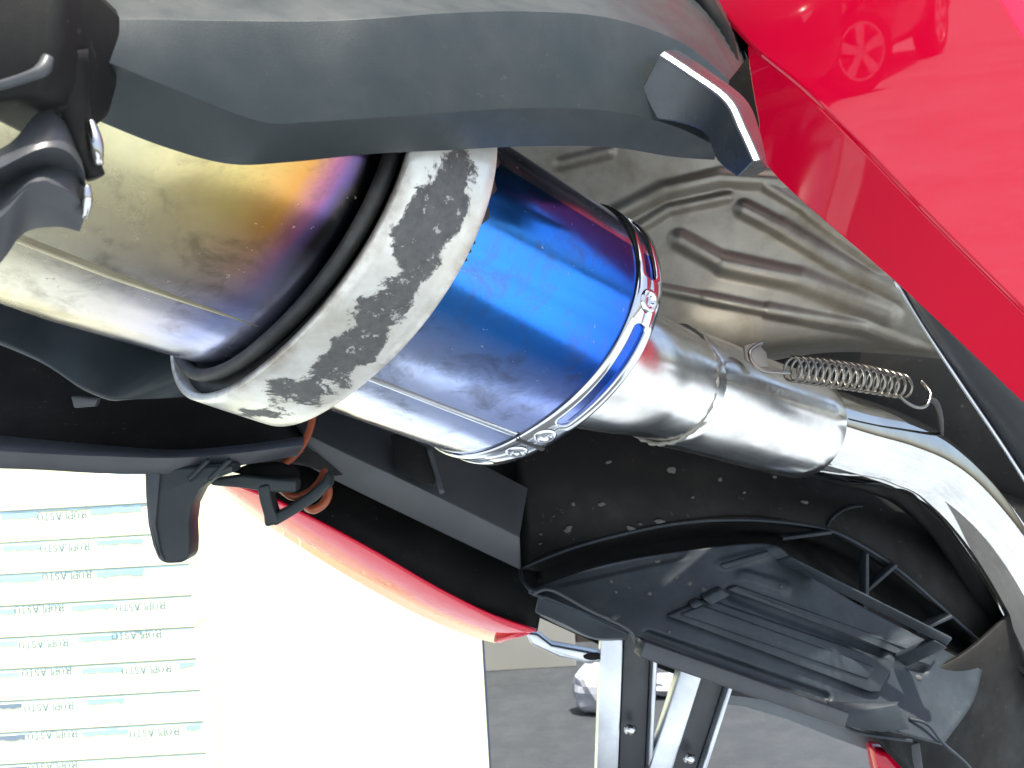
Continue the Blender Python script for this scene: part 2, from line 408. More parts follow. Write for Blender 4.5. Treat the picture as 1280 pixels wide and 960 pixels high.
# film pieces and prints, listed in the stack from the top of the picture down: (px centre of text, film runs)
look = {12: ([(80, 0)], [(4, 50), (115, 180)]), 11: ([(82, 0)], [(4, 52), (122, 180)]), 10: ([(82, 1)], [(0, 50), (118, 178)]),
        9: ([(172, 0), (45, 1)], [(0, 14), (85, 140)]), 8: ([(48, 0), (165, 1)], [(0, 16), (92, 142)]), 7: ([(175, 0), (50, 1)], [(0, 16), (94, 145), (216, 236)]),
        6: ([(50, 0)], [(0, 16), (98, 145)]), 5: ([(180, 0), (52, 1)], [(0, 18), (90, 148), (220, 238)]), 4: ([(50, 1)], [(0, 18)]), 3: ([(52, 0)], [(0, 20), (100, 150)]),
        2: ([(185, 1)], [(155, 215), (228, 244)]), 1: ([], []), 0: ([], [])}
prng = random.Random(3)
for i in range(nb):
    z0 = i * pitch; xr = bar_x(236 + (15 - i) * 0.9) + prng.uniform(-.002, .002); yy = py0 + prng.uniform(0, .004)
    b = empty('plastic_profile', Vector((xr - 0.7, yy, z0)), 'long white plastic profile with blue printed film, ' + lefts[i], 'profile', 'white plastic profiles in a stack')
    # hollow window section: two ribs on the face, swept along x
    h = pitch - 0.0006
    sec = [(0, 0.0), (0, h - 0.003), (0.003, h), (0.05, h), (0.05, 0.0)]
    V = [(xr - 1.5, yy + a, z0 + c) for a, c in sec] + [(xr, yy + a, z0 + c) for a, c in sec]
    k = 5; F = [tuple(range(k)), tuple(range(2 * k - 1, k - 1, -1))] + [(j, (j + 1) % k, k + (j + 1) % k, k + j) for j in range(k)]
    mods(link(fix(mesh(V, F)), 'body', M['pvc'], b, False), 0, 0.0015)
    texts, runs = look.get(i - 3, ([], []))
    for (a, e) in runs:
        xa, xb = bar_x(a - 40 if a == 0 else a), bar_x(e)
        nn = 10; V = []; F = []
        for j in range(nn + 1):
            x = xa + (xb - xa) * j / nn
            V += [(x, yy - 0.0009, z0 + h - 0.0028), (x, yy - 0.0009, z0 + h - 0.0075 - prng.uniform(0, 0.003))]
        F = [(2 * j, 2 * j + 1, 2 * j + 3, 2 * j + 2) for j in range(nn)]
        link(mesh(V, F), 'film_strip', M['filmdark'] if (a == 0 and i < 10) else M['film'], b, False)
    # a thin loose edge of film along the top arris
    V = []; nn = 40
    for j in range(nn + 1):
        x = xr - 0.001 - 0.36 * j / nn
        V += [(x, yy - 0.0007, z0 + h - 0.0002), (x, yy - 0.0007, z0 + h - 0.0018 - max(0, prng.gauss(0, 0.0006)))]
    link(mesh(V, [(2 * j, 2 * j + 1, 2 * j + 3, 2 * j + 2) for j in range(nn)]), 'film_edge', M['film'], b, False)
    for (pxc, cut) in texts:
        word(bar_x(pxc + 30), z0 + h - (0.0055 if not cut else 0.001), yy - 0.0012, 0.0088, 'lettering', b)

# crumpled bags on the floor
def bag(px, py, z, rx, rz, seed, label):
    rg = random.Random(seed); bm = bmesh.new(); bmesh.ops.create_icosphere(bm, subdivisions=3, radius=1)
    ph = [(rg.uniform(2, 7), rg.uniform(2, 7), rg.uniform(2, 7), rg.uniform(0, 6)) for _ in range(6)]
    c = U(px, py, z)
    for v in bm.verts:
        n = v.co.copy(); k = 1 + sum(0.11 * abs(math.sin(a * n.x + b * n.y + e * n.z + f)) for a, b, e, f in ph) - 0.3
        v.co = Vector((n.x * rx * k, n.y * rx * 0.7 * k, max(-0.85, n.z) * rz * k))
    zmin = min(v.co.z for v in bm.verts)
    for v in bm.verts: v.co += Vector((c.x, c.y, -zmin + 0.003))
    me = bpy.data.meshes.new('m'); bm.to_mesh(me); bm.free()
    return tag(link(me, 'plastic_bag', M['bag'], None, False), label, 'bag')
bag(748, 860, 2.35, 0.055, 0.055, 3, 'crumpled white plastic bag on the floor left of the grey struts')
bag(842, 862, 2.45, 0.06, 0.025, 5, 'flattened white plastic bag on the floor between the two grey struts')

# ------------------------------------------------------------------ the motorcycle tail
bike = empty('motorcycle', Vector((0.05, 0.5, 0)), 'red motorcycle tail with blue and gold underseat silencer, black undertray and hooks', 'motorcycle')

# ---- silencer: rounded oval tube along its own axis (local z), local frame from u, v, d
def camv(x, y, z): return RIGHT * x - UPV * y + FWD * z
A = CAM + camv(0.010919, -0.018287, 0.42)
D_ = camv(0.72370934, 0.31264864, 0.61521997).normalized()
U_ = camv(0.39658332, -0.91799873, 0).normalized(); V_ = D_.cross(U_)
CANM = Matrix((U_, V_, D_)).transposed().to_4x4(); CANM.translation = A
OA, OB, OPH, ON = 0.0653875, 0.0480631, 0.8016307, 2.211
def oval(t, k=0.0):
    ct, st = math.cos(t), math.sin(t)
    x = (OA + k) * math.copysign(abs(ct) ** (2 / ON), ct); y = (OB + k) * math.copysign(abs(st) ** (2 / ON), st)
    return Vector((x * math.cos(OPH) - y * math.sin(OPH), x * math.sin(OPH) + y * math.cos(OPH), 0))
def ov(t, k, s):
    p = oval(t, k); p.z = s; return p
def canobj(me, name, mat, parent, smooth=True):
    o = bpy.data.objects.new(name, me); col.objects.link(o); me.materials.append(mat)
    if smooth:
        for p in me.polygons: p.use_smooth = True
    o.parent = parent
    if parent is bike:
        o.matrix_parent_inverse = PINV[bike.name]; o.matrix_basis = CANM
    return o
NT = 160
def sweep(prof, closed=False, uvf=None):
    """prof: list of (s, k) stations swept round the oval"""
    V = [ov(2 * math.pi * i / NT, k, s) for (s, k) in prof for i in range(NT)]
    n = len(prof); F = []
    for j in range(n if closed else n - 1):
        j2 = (j + 1) % n
        for i in range(NT):
            i2 = (i + 1) % NT; F.append((j * NT + i, j * NT + i2, j2 * NT + i2, j2 * NT + i))
    me = mesh(V, F)
    if uvf:
        uv = me.uv_layers.new(name='UVMap')
        for p in me.polygons:
            for li, vi in zip(p.loop_indices, p.vertices):
                i = vi % NT; j = vi // NT
                if i == 0 and max(v % NT for v in p.vertices) == NT - 1: i = NT
                uv.data[li].uv = uvf(i / NT, prof[j][0])
    return me
def gk(s):                                  # the rear (gold) end swells a little
    return 0.003 * max(0, min(1, (-0.13 - s) / 0.05))
prof = [(-0.36 + 0.36 * j / 72, gk(-0.36 + 0.36 * j / 72)) for j in range(73)]
can = canobj(sweep(prof, uvf=lambda a, s: (a, (s + 0.36) / 0.36)), 'silencer', M['can'], bike)
can['label'] = 'heat-tinted silencer, gold at the rear and blue ahead of the white band'
# closing end and cone into the inlet pipe
cone = [(0.0005, -0.0005), (0.006, -0.006), (0.010, -0.014), (0.012, -0.03)]
canobj(sweep(cone), 'end_cap', M['steel'], can)
# lapped seam along the low side
for (sa, sb, nm) in ((-0.0940, -0.014, 'seam'), (-0.300, -0.132, 'seam')):
    th = 1.66 if sb > -0.1 else 1.60
    V = []; F = []; ns = 24
    for j in range(ns + 1):
        s = sa + (sb - sa) * j / ns
        for dt, k in ((-0.03, 0.00003), (-0.012, 0.00035), (0.004, 0.00038), (0.012, 0.00003)):
            if sb < -0.1: dt *= min(1, (sb - s) / .05 + .1)
            V.append(ov(th + dt, k * (1.0 if sb > -0.1 else 0.55 * min(1, (sb - s) / .03 + .02)) + gk(s), s))
    for j in range(ns):
        for q in range(3): a = j * 4 + q; F.append((a, a + 1, a + 5, a + 4))
    o = canobj(mesh(V, F), nm, M['can_seam'] if sb < -0.1 else M['ring'], can)

# ---- the worn white band with its rubber liner
K0 = 0.0121
sl, sr = -0.1268, -0.0954
bp = [(sl, K0 - 0.0022), (sl, K0), (sl + 0.0005, K0 + 0.0005)] + [(sl + (sr - sl) * j / 8, K0 + 0.0006) for j in range(1, 8)] + [(sr - 0.0005, K0 + 0.0005), (sr, K0), (sr, K0 - 0.0022)]
band = canobj(sweep(bp, closed=True, uvf=lambda a, s: (a * 0.42, (s - sl) / (sr - sl))), 'clamp_band', M['band'], bike)
lp = [(-0.1215, 0.0006), (-0.1235, 0.003), (-0.1235, 0.0055), (-0.1225, K0 - 0.0026), (-0.0975, K0 - 0.0026), (-0.0968, 0.006), (-0.0975, 0.0006)]
canobj(sweep(lp, closed=True), 'rubber_liner', M['rubber'], band)
lp = [(-0.1290, 0.0015), (-0.1305, 0.003), (-0.1300, 0.0052), (-0.1278, 0.0060), (-0.1255, 0.005), (-0.1255, 0.0015)]
canobj(sweep(lp, closed=True), 'rubber_bead', M['rubber'], band)
# worn rubber tongues that peep out ahead of the band
for (ta, tb, ln) in ((0.15, 0.62, 0.0035), (0.66, 0.80, 0.0022)):
    V = []; F = []; nn = 14
    for j in range(nn + 1):
        t = ta + (tb - ta) * j / nn; e = ln * (0.6 + 0.4 * math.sin(j * 1.3))
        V += [ov(t, K0 - 0.0024, -0.0955), ov(t, K0 - 0.0024, -0.0952 + e), ov(t, 0.004, -0.0952 + e), ov(t, 0.004, -0.0965)]
    for j in range(nn):
        for q in range(3): a = j * 4 + q; F.append((a, a + 1, a + 5, a + 4))
    canobj(mesh(V, F), 'liner_tongue', M['rubber'], band)

# ---- slotted polished ring at the front rim
slots = [(0.58, 1.46), (-0.42, 0.22), (2.02, 2.9), (3.2, 4.2), (4.5, 5.5)]
s0r, s1r, kr = -0.0125, 0.0016, 0.0014
def halfslot(t):
    best = 0
    for a, b in slots:
        tt = t
        if tt > math.pi * 1.8 and a < 0: tt -= 2 * math.pi
        if a <= tt <= b:
            e = min(tt - a, b - tt) * 0.062; r = 0.0031
            best = r if e >= r else math.sqrt(max(0, r * r - (r - e) ** 2))
    return best
NR = 900; V = []; F = []; mid = (s0r + s1r) / 2
for i in range(NR):
    t = 2 * math.pi * i / NR; h = halfslot(t)
    for s, k in ((s0r, 0.0002), (s0r + 0.0004, kr), (mid - h - 0.0006, kr), (mid - h, kr - 0.0002), (mid - h, 0.0001), (mid + h, 0.0001), (mid + h, kr - 0.0002), (mid + h + 0.0006, kr), (s1r - 0.0006, kr), (s1r, kr - 0.0006), (s1r, -0.002)):
        V.append(ov(t, k, s))
K = 11
for i in range(NR):
    i2 = (i + 1) % NR; t = 2 * math.pi * (i + .5) / NR; hs = halfslot(t) > 0
    for q in range(K - 1):
        if q == 4 and hs: continue
        F.append((i * K + q, i2 * K + q, i2 * K + q + 1, i * K + q + 1))
ring = canobj(mesh(V, F), 'front_ring', M['ring'], bike)
def rivet(t, s, parent):
    c = ov(t, kr, s); tx = (ov(t + .02, kr, s) - ov(t - .02, kr, s)).normalized(); nx = tx.cross(Vector((0, 0, 1))).normalized()
    if nx.dot(Vector((c.x, c.y, 0))) < 0: nx = -nx
    V = []; F = []; pr = [(0.0047, 0.0001), (0.0042, 0.0009), (0.0033, 0.0012), (0.0026, 0.0009), (0.0019, 0.0003), (0.0013, -0.0004), (0.0004, -0.0006)]; nn = 20
    for (r, h) in pr:
        for j in range(nn):
            q = 2 * math.pi * j / nn; V.append(c + tx * (r * math.cos(q)) + Vector((0, 0, 1)) * (r * math.sin(q)) + nx * h)
    for a in range(len(pr) - 1):
        for j in range(nn): F.append((a * nn + j, a * nn + (j + 1) % nn, (a + 1) * nn + (j + 1) % nn, (a + 1) * nn + j))
    F.append(tuple((len(pr) - 1) * nn + j for j in range(nn)))
    return canobj(fix(mesh(V, F)), 'rivet', M['ring'], parent)
for t in (0.40, 1.56, 1.765): rivet(t, mid, ring)
# the joint where the ring's ends meet
V = [ov(1.655 + a, kr + b, s) for s in (s0r - .0002, s1r + .0002) for a, b in ((-.01, -.001), (-.01, .0005), (.01, .0005), (.01, -.001))]
canobj(mesh(V, [(0, 1, 5, 4), (1, 2, 6, 5), (2, 3, 7, 6)]), 'ring_joint', M['rubber'], ring)

# ---- inlet pipe, sleeve and chromed header
pipe = tube('inlet_pipe', [(700, 440, .415), (760, 456, .435), (800, 468, .452), (840, 481, .470), (870, 490, .483)],
            [.030, .030, .0285, .0275, .0262], M['steel'], bike, 30, 48)
sl_pts = [(832, 480, .4700), (886, 497, .493), (941, 515, .518), (1000, 533, .545)]
q = catmull(sl_pts, 14); path = [U(*p) for p in q]
slv = link(tube_mesh(path, .0292, 56, cap=False), 'sleeve', M['steel'], bike); mods(slv, 0.0014, 0.0004, 0, -1)
# weld bead at the sleeve's rear rim
t = (path[1] - path[0]).normalized(); a = t.orthogonal().normalized(); b = t.cross(a); ringp = []
for i in range(97):
    an = 2 * math.pi * i / 96; rr = .0289 + .0002 * math.sin(i * 2.1) + .0002 * math.sin(i * 5.3)
    ringp.append(path[0] + (a * math.cos(an) + b * math.sin(an)) * rr + t * 0.0003 * math.sin(i * 3.7))
link(tube_mesh(ringp, [.0011 + .0003 * math.sin(i * 1.9) for i in range(97)], 8, False), 'weld_bead', M['shield'], slv)
tube('header_pipe', [(960, 521, .527), (1040, 546, .560), (1095, 562, .585), (1145, 585, .608), (1195, 630, .630), (1240, 690, .645), (1285, 770, .655), (1330, 860, .66)],
     [.0262, .0262, .0261, .0260, .0260, .0262, .0264, .0264], M['chrome'], bike, 60, 56)

# ---- retaining spring
sa, sb = Vector((987, 461, .468)), Vector((1133, 484, .528))
pts = []; turns = 17; nn = turns * 22
for i in range(nn + 1):
    f = i / nn; c = U(*(sa.lerp(sb, f))); bend = math.sin(f * math.pi) * 0.0010
    ax = (U(*sb) - U(*sa)).normalized(); e1 = UPV - ax * UPV.dot(ax); e1.normalize(); e2 = ax.cross(e1)
    an = 2 * math.pi * turns * f; r = 0.0067 * (1 - 0.12 * (abs(f - .5) * 2) ** 4)
    pts.append(c + UPV * bend + e1 * (r * math.cos(an)) + e2 * (r * math.sin(an)))
spring = link(tube_mesh(pts, .00072, 8), 'retaining_spring', M['wire'], bike)
tube('spring_hook', [(988, 466, .462), (972, 465, .458), (955, 464, .456), (941, 455, .458), (937, 441, .462), (944, 433, .466), (954, 428, .470)], .0009, M['wire'], spring, 40, 8)
tube('spring_hook', [(1124, 494, .522), (1132, 502, .524), (1146, 509, .527), (1158, 507, .530), (1163, 493, .534), (1158, 484, .537), (1151, 476, .539)], .0009, M['wire'], spring, 40, 8)
# the lug each end is hooked on
plate('spring_lug', [(930, 432, .468), (946, 428, .470), (958, 440, .472), (962, 458, .472), (944, 458, .468), (932, 450, .468)], .003, M['shield'], bike, .0006)
tube('spring_lug', [(1160, 499, .536), (1170, 503, .545), (1176, 522, .575), (1176, 548, .600)], .0015, M['rubber'], bike, 8, 10)

# ---- pressed heat shield behind the pipe
beads = [(850, 300, 905, 330, 13, .007, .35), (905, 330, 1000, 350, 15, .008, .4), (1000, 350, 1110, 392, 16, .007, .35),
         (930, 262, 975, 285, 12, .007, .35), (975, 285, 1050, 330, 13, .007, .4), (1050, 330, 1130, 372, 13, .006, .4),
         (880, 372, 960, 388, 8, .005, .3), (960, 388, 1080, 410, 10, .006, .3), (1080, 410, 1180, 450, 10, .005, .3), (820, 360, 880, 372, 7, .004, .3),
         (700, 205, 760, 190, 9, .004, .3), (770, 268, 830, 238, 12, .006, .35), (830, 238, 900, 222, 12, .006, .35), (900, 222, 975, 226, 12, .006, .35),
         (790, 290, 835, 262, 8, .004, .3), (835, 262, 910, 246, 8, .004, .3),
         (960, 232, 1010, 262, 10, .006, .35), (1010, 262, 1100, 330, 12, .006, .35),
         (905, 328, 918, 305, 8, -.004, .2), (918, 305, 960, 298, 8, -.004, .2), (860, 400, 880, 345, 9, -.005, .2), (1000, 300, 960, 296, 8, .003, .3)]
rows = [[(560, 120, .535), (750, 130, .525), (900, 150, .525), (1050, 190, .53), (1240, 260, .545)],
        [(560, 250, .565), (750, 260, .555), (900, 280, .55), (1050, 330, .555), (1240, 400, .57)],
        [(560, 400, .585), (750, 410, .575), (900, 425, .575), (1050, 420, .585), (1240, 440, .60)],
        [(560, 470, .60), (750, 470, .60), (900, 462, .605), (1050, 440, .615), (1240, 455, .63)]]
beads = [(a, b, c, d, w_ * 1.35, h_ * .68, .10) for a, b, c, d, w_, h_, _ in beads if h_ > .0035]
sheet('heat_shield', rows, M['shield'], bike, 260, .0012, 0, beads, 190)

sheet('frame_cavity', [[(640, 330, .64), (900, 340, .65), (1120, 350, .66), (1330, 380, .68)], [(640, 520, .66), (900, 540, .67), (1120, 640, .72), (1330, 790, .80)]], M['black'], bike, 20, .002, 0)

# ---- side panel behind the header: dark face, its lit edge drawn as a bright tube
inner = sheet('inner_side_panel', [[(1110, 330, .49), (1200, 400, .482), (1300, 480, .475)], [(1130, 365, .497), (1215, 470, .497), (1300, 550, .49)], [(1150, 400, .505), (1215, 500, .507), (1300, 628, .507)]],
      M['greyp'], bike, 20, .002, 0)
tube('edge_highlight', [(1118, 350, .492), (1150, 402, .5035), (1200, 478, .5055), (1250, 552, .5055), (1300, 630, .5055)], .0011, M['alloy'], inner, 20, 8)

# ---- red near-side panel
PN = Vector((-.34, -.91, -.18)).normalized(); PQ = U(1000, 100, .41)
def RP(px, py, dz=0.0):
    d = U(px, py, 1.0) - CAM; t = PN.dot(PQ - CAM) / PN.dot(d)
    return (px, py, t + dz)
crease = [(868, -20), (935, 57), (1000, 112), (1062, 172), (1170, 283), (1290, 402), (1400, 512)]
topl = [(868, -300), (950, -300), (1060, -260), (1130, -210), (1228, -40), (1285, 55), (1400, 240)]
rows = [[RP(*p) for p in topl], [RP((a + c) / 2, (b + d) / 2) for (a, b), (c, d) in zip(topl, crease)], [RP(a + 4, b - 4) for a, b in crease], [RP(a, b, .0015) for a, b in crease]]
redp = sheet('red_side_panel', rows, M['red'], bike, 40, .0025, .0006, world=True)
for p in redp.data.polygons: p.use_smooth = False
low = [(934, 58), (938, 95), (948, 150), (964, 214), (1130, 362), (1290, 514), (1400, 620)]
crs = [(936, 57), (966, 84), (1000, 112), (1062, 172), (1170, 283), (1290, 402), (1400, 512)]
fa, fb, fc = U(*RP(936, 57, .002)), U(*RP(1290, 402, .002)), U(*RP(1130, 362, .018))
FN = (fb - fa).cross(fc - fa).normalized()
def FP(px, py):
    d = U(px, py, 1.0) - CAM; return (px, py, FN.dot(fa - CAM) / FN.dot(d))
te = sheet('turned_edge', [[FP(*p) for p in crs], [FP(*p) for p in low]], M['red'], redp, 30, .0025, .0006, world=True)
for p in te.data.polygons: p.use_smooth = False
up2 = [(950, -330), (1060, -290), (1145, -230), (1243, -40), (1300, 55), (1415, 240)]
upm = [(950, -300), (1060, -260), (1130, -210), (1228, -40), (1285, 55), (1400, 240)]
far = [(a + 260, b - 60) for a, b in up2]
sheet('upper_edge', [[RP(a, b, .06) for a, b in far], [RP(a, b, .007) for a, b in up2], [RP(a, b, .0005) for a, b in upm]], M['red'], redp, 30, .0025, .0006)

# unseen black sheet behind the red panel, added to darken the can's reflection
sheet('reflection_darkener', [[RP(a, b, .012) for a, b in topl], [RP(a + 6, b - 6, .014) for a, b in crease], [RP(a + 4, b - 6, .026) for a, b in [(930, 70), (945, 110), (960, 150), (975, 200), (1130, 345), (1290, 495), (1400, 600)]]], M['black'], redp, 30, .002, 0)
# ---- unseen seat and tail body, added to shade the silencer and tray
SD = Vector((.76, .65, 0)).normalized(); SN = Vector((.65, -.76, 0)).normalized(); SC = Vector((-.105, .44, 0))
V = []; F = []; stn_ = [(-.30, .05, 1.03, 1.07), (-.22, .11, 1.01, 1.10), (0, .145, 1.00, 1.13), (.30, .15, 1.00, 1.12), (.60, .14, 1.01, 1.08), (.90, .12, .98, 1.12), (1.25, .13, .95, 1.20)]
for (t_, hw, zb, zt_) in stn_:
    for (a_, z_) in ((-hw, zb + .02), (-hw * .9, zt_ - .02), (-hw * .5, zt_), (hw * .5, zt_), (hw * .9, zt_ - .02), (hw, zb + .02), (hw * .8, zb), (-hw * .8, zb)):
        p_ = SC + SD * t_ + SN * a_; V.append((p_.x, p_.y, z_))
for j in range(len(stn_) - 1):
    for i in range(8): F.append((j * 8 + i, j * 8 + (i + 1) % 8, j * 8 + 8 + (i + 1) % 8, j * 8 + 8 + i))
F.append(tuple(range(8))); F.append(tuple((len(stn_) - 1) * 8 + i for i in range(7, -1, -1)))
mods(link(fix(mesh(V, F)), 'shading_seat', M['black'], bike), 0, 0, 1)

# ---- near-side tail moulding over the silencer, with its luggage hook
zt = lambda x: 0.205 + 0.055 * max(0, x - 70) / 430 if x < 500 else 0.26 + 0.085 * (x - 500) / 430
cr = [(20, 30), (75, 55), (200, 108), (320, 154), (380, 156), (460, 151), (560, 144), (660, 138), (760, 142), (840, 160), (896, 186)]
lw = [(20, 110), (110, 146), (200, 182), (285, 205), (360, 203), (460, 193), (560, 188), (660, 183), (760, 184), (840, 196), (893, 200)]
tone = [(40, -30), (100, 18), (210, 24), (320, 26), (400, 26), (480, 22), (560, 16), (660, 14), (760, 22), (850, 52), (912, 100)]
tp = [(40, -120), (100, -40), (210, -20), (320, -18), (400, -14), (480, -12), (560, -8), (660, -6), (770, -6), (868, 32), (922, 88)]
tq = [(40, -260), (100, -200), (210, -170), (320, -150), (400, -140), (480, -130), (560, -120), (660, -110), (800, -90), (900, -30), (935, 70)]
Z = lambda pts, off: [(a, b, zt(a) + off) for a, b in pts]
rows = [Z(tq, .11), Z(tp, .022), Z(tone, .004), Z([(a, b - 3) for a, b in cr], 0), Z(cr, .0012), Z(lw, .016), Z([(a, b - 8) for a, b in lw], .022)]
tail = sheet('tail_moulding', rows, M['tail'], bike, 70, .002, .0012)
# hook: thick bent finger with a ridge
hk = [  # left outline, ridge, right outline, going from root to tip, (px,py,z)
    ([(778, 150, .322), (792, 128, .318), (808, 95, .318), (820, 62, .322)], None)]
ridge = [(826, 66, .318), (862, 90, .3138), (908, 124, .308), (928, 162, .3020), (946, 202, .2955)]
leftl = [(782, 148, .326), (838, 152, .323), (880, 166, .317), (896, 200, .312), (922, 222, .307)]
rightl = [(846, 60, .335), (892, 92, .330), (934, 126, .324), (951, 168, .319), (960, 212, .314)]
backl = [(840, 120, .360), (870, 130, .352), (900, 150, .344), (925, 188, .334), (945, 220, .325)]
n = 22
LL = [catmull(x, n) for x in (leftl, ridge, rightl, backl)]
HV = Vector((0, -.88, .47))
V = []; F = []
for i in range(n):
    l_, r_, g_, b_ = [Vector(x[i]) for x in LL]
    tg = U(*LL[1][min(i + 1, n - 1)]) - U(*LL[1][max(i - 1, 0)]); e = tg.cross(HV).normalized()
    if e.dot(UPV + RIGHT * .5) < 0: e = -e
    P_ = U(*r_)
    for p in (U(*l_), P_ - e * .0012, P_ + e * .0016, U(*g_), U(*b_)): V.append(p)
for i in range(n - 1):
    for k in range(5):
        k2 = (k + 1) % 5; F.append((i * 5 + k, i * 5 + k2, i * 5 + 5 + k2, i * 5 + 5 + k))
F.append(tuple(range(5))); F.append(tuple((n - 1) * 5 + k for k in range(4, -1, -1)))
hook = link(fix(mesh(V, F)), 'luggage_hook', M['hook'], tail); mods(hook, 0, .0007, 0, 1, 3, 34); hook.modifiers[0].harden_normals = True
# dark bracket in the gap between moulding and red panel
plate('gap_bracket', [(830, -60, .47), (930, -20, .47), (960, 62, .475), (990, 200, .475), (880, 180, .47), (850, 60, .47)], .01, M['black'], bike, .002)
tube('gap_hose', [(872, -10, .385), (892, 25, .385), (905, 50, .388), (914, 95, .392)], .004, M['black'], bike, 20, 12)

# ---- blurred dark brackets at the near left
plate('lamp_bracket', [(-60, -60, .185), (80, -60, .19), (74, 50, .19), (62, 98, .19), (30, 118, .188), (-60, 130, .185)], .03, M['black'], bike, .003)
tube('bracket_lip', [(-40, 116, .184), (10, 104, .184), (40, 94, .184), (54, 86, .185), (60, 72, .186)], [.0008, .001, .0011, .0014, .0011], M['greyp'], bike, 20, 8)
sheet('hanger_bracket', [[(-60, 210, .190), (10, 180, .193), (48, 140, .198), (80, 150, .202), (100, 190, .206)],
                         [(-60, 245, .188), (10, 205, .189), (55, 185, .192), (85, 190, .196), (106, 215, .202)],
                         [(-60, 262, .197), (0, 235, .199), (50, 208, .200), (88, 212, .203), (108, 240, .207)],
                         [(-60, 300, .188), (0, 272, .187), (40, 230, .189), (78, 235, .196), (110, 260, .205)],
                         [(-60, 390, .195), (0, 330, .196), (30, 292, .198), (70, 284, .203), (100, 290, .208)]], M['greyp'], bike, 24, .003, .001)
tube('clip', [(112, 150, .204), (120, 178, .203), (124, 206, .203)], [.0010, .0014, .0009], M['chrome'], bike, 12, 12)
tube('clip', [(108, 232, .203), (109, 250, .203), (106, 272, .204)], [.0009, .0011, .0006], M['chrome'], bike, 12, 12)
tube('bracket_edge', [(84, 60, .20), (90, 130, .204), (104, 190, .206), (120, 222, .207)], [.004, .0035, .003, .002], M['black'], bike, 16, 12)

# ---- underside behind and below the gold end
sheet('rear_undertray', [[(-80, 330, .42), (60, 390, .41), (170, 420, .40), (330, 440, .42), (520, 430, .50)], [(-80, 395, .40), (40, 445, .395), (110, 488, .385), (175, 500, .39), (330, 490, .45)],
                         ], M['tail'], bike, 24, .003, .001)
sheet('rear_cavity', [[(-120, 300, .48), (200, 380, .50), (420, 420, .55), (680, 460, .62)], [(-120, 480, .50), (200, 500, .52), (420, 520, .57), (680, 560, .64)], [(-120, 575, .44), (100, 580, .46), (300, 575, .50), (420, 590, .54), (680, 720, .62)]],
      M['black'], bike, 30, .003, 0)
plate('tab', [(88, 495, .392), (122, 498, .395), (118, 508, .395), (92, 510, .392)], .004, M['greyp'], bike, .0006)

# ---- far-side tail moulding with hook and loop
ftop = [(-80, 535, .44), (40, 548, .445), (130, 556, .45), (220, 562, .455), (300, 556, .47), (380, 545, .49)]
fmid = [(-80, 558, .425), (40, 566, .43), (130, 570, .435), (220, 572, .44), (300, 566, .455), (380, 556, .475)]
flow = [(-80, 584, .428), (40, 587, .433), (130, 592, .438), (220, 592, .443), (300, 582, .458), (372, 570, .478)]
fbk = [(-80, 575, .50), (40, 580, .50), (130, 583, .50), (220, 582, .51), (300, 576, .52), (380, 565, .53)]
fmould = sheet('far_tail_moulding', [ftop, fmid, flow, fbk], M['greyp'], bike, 40, .002, .0012)
h1 = [(180, 586), (181, 620), (184, 655), (190, 682), (197, 700), (206, 705), (228, 704), (235, 697), (236, 680), (235, 655), (238, 632), (248, 612), (264, 600), (290, 590), (290, 580)]
fh = plate('luggage_hook', [(a, b, .442 + .0 * a) for a, b in h1], .016, M['tail'], fmould, .003, None, True, 4)
plate('hook_flange', [(181, 590, .4405), (200, 590, .4405), (194, 655, .4405), (200, 690, .4405), (206, 702, .4405), (198, 699, .4405), (186, 655, .4405)], .003, M['greyp'], fmould, .001)
for xa in (236, 262):
    tube('moulding_rib', [(xa, 600, .441), (xa + 14, 586, .441), (xa + 26, 574, .442)], .0012, M['tail'], fmould, 8, 8)
# loop: bar from the moulding, down finger and back strut to a triangle
def strip(name, pts, wpx, mat, parent, thick):
    # flat bar following pts with widths in px
    L, Rr = [], []
    for i, (x, y, z) in enumerate(pts):
        a = pts[max(0, i - 1)]; b = pts[min(len(pts) - 1, i + 1)]
        dx, dy = b[0] - a[0], b[1] - a[1]; l = math.hypot(dx, dy); wv = wpx[i] / 2
        L.append((x - dy / l * wv, y + dx / l * wv, z)); Rr.append((x + dy / l * wv, y - dx / l * wv, z))
    return plate(name, L + Rr[::-1], thick, mat, parent, .0016, None, True, 3)
strip('loop_bar', [(262, 603, .455), (300, 602, .458), (340, 607, .462), (370, 608, .465)], [8, 16, 18, 16], M['tail'], fmould, .012)
strip('loop_finger', [(328, 606, .460), (331, 625, .461), (336, 642, .462), (340, 657, .463)], [16, 15, 15, 20], M['tail'], fmould, .012)
strip('loop_strut', [(338, 652, .4625), (362, 639, .466), (388, 622, .470), (408, 604, .474), (409, 592, .476)], [16, 14, 14, 13, 8], M['tail'], fmould, .012)
plate('loop_bracket', [(285, 590, .468), (310, 580, .472), (350, 578, .478), (372, 590, .48), (370, 602, .476), (330, 600, .47)], .01, M['black'], fmould, .002)
tube('orange_cable', [(392, 500, .50), (390, 525, .498), (384, 545, .495), (372, 565, .490), (356, 580, .484), (346, 588, .481)], .0019, M['orange'], bike, 30, 12)
tube('orange_cable', [(350, 611, .478), (366, 621, .476), (384, 616, .478), (398, 604, .482), (406, 588, .488)], .0018, M['orange'], bike, 30, 12)
tube('orange_cable', [(409, 602, .492), (410, 618, .49), (404, 630, .488), (392, 637, .487), (384, 634, .49)], .0022, M['orange'], bike, 30, 12)

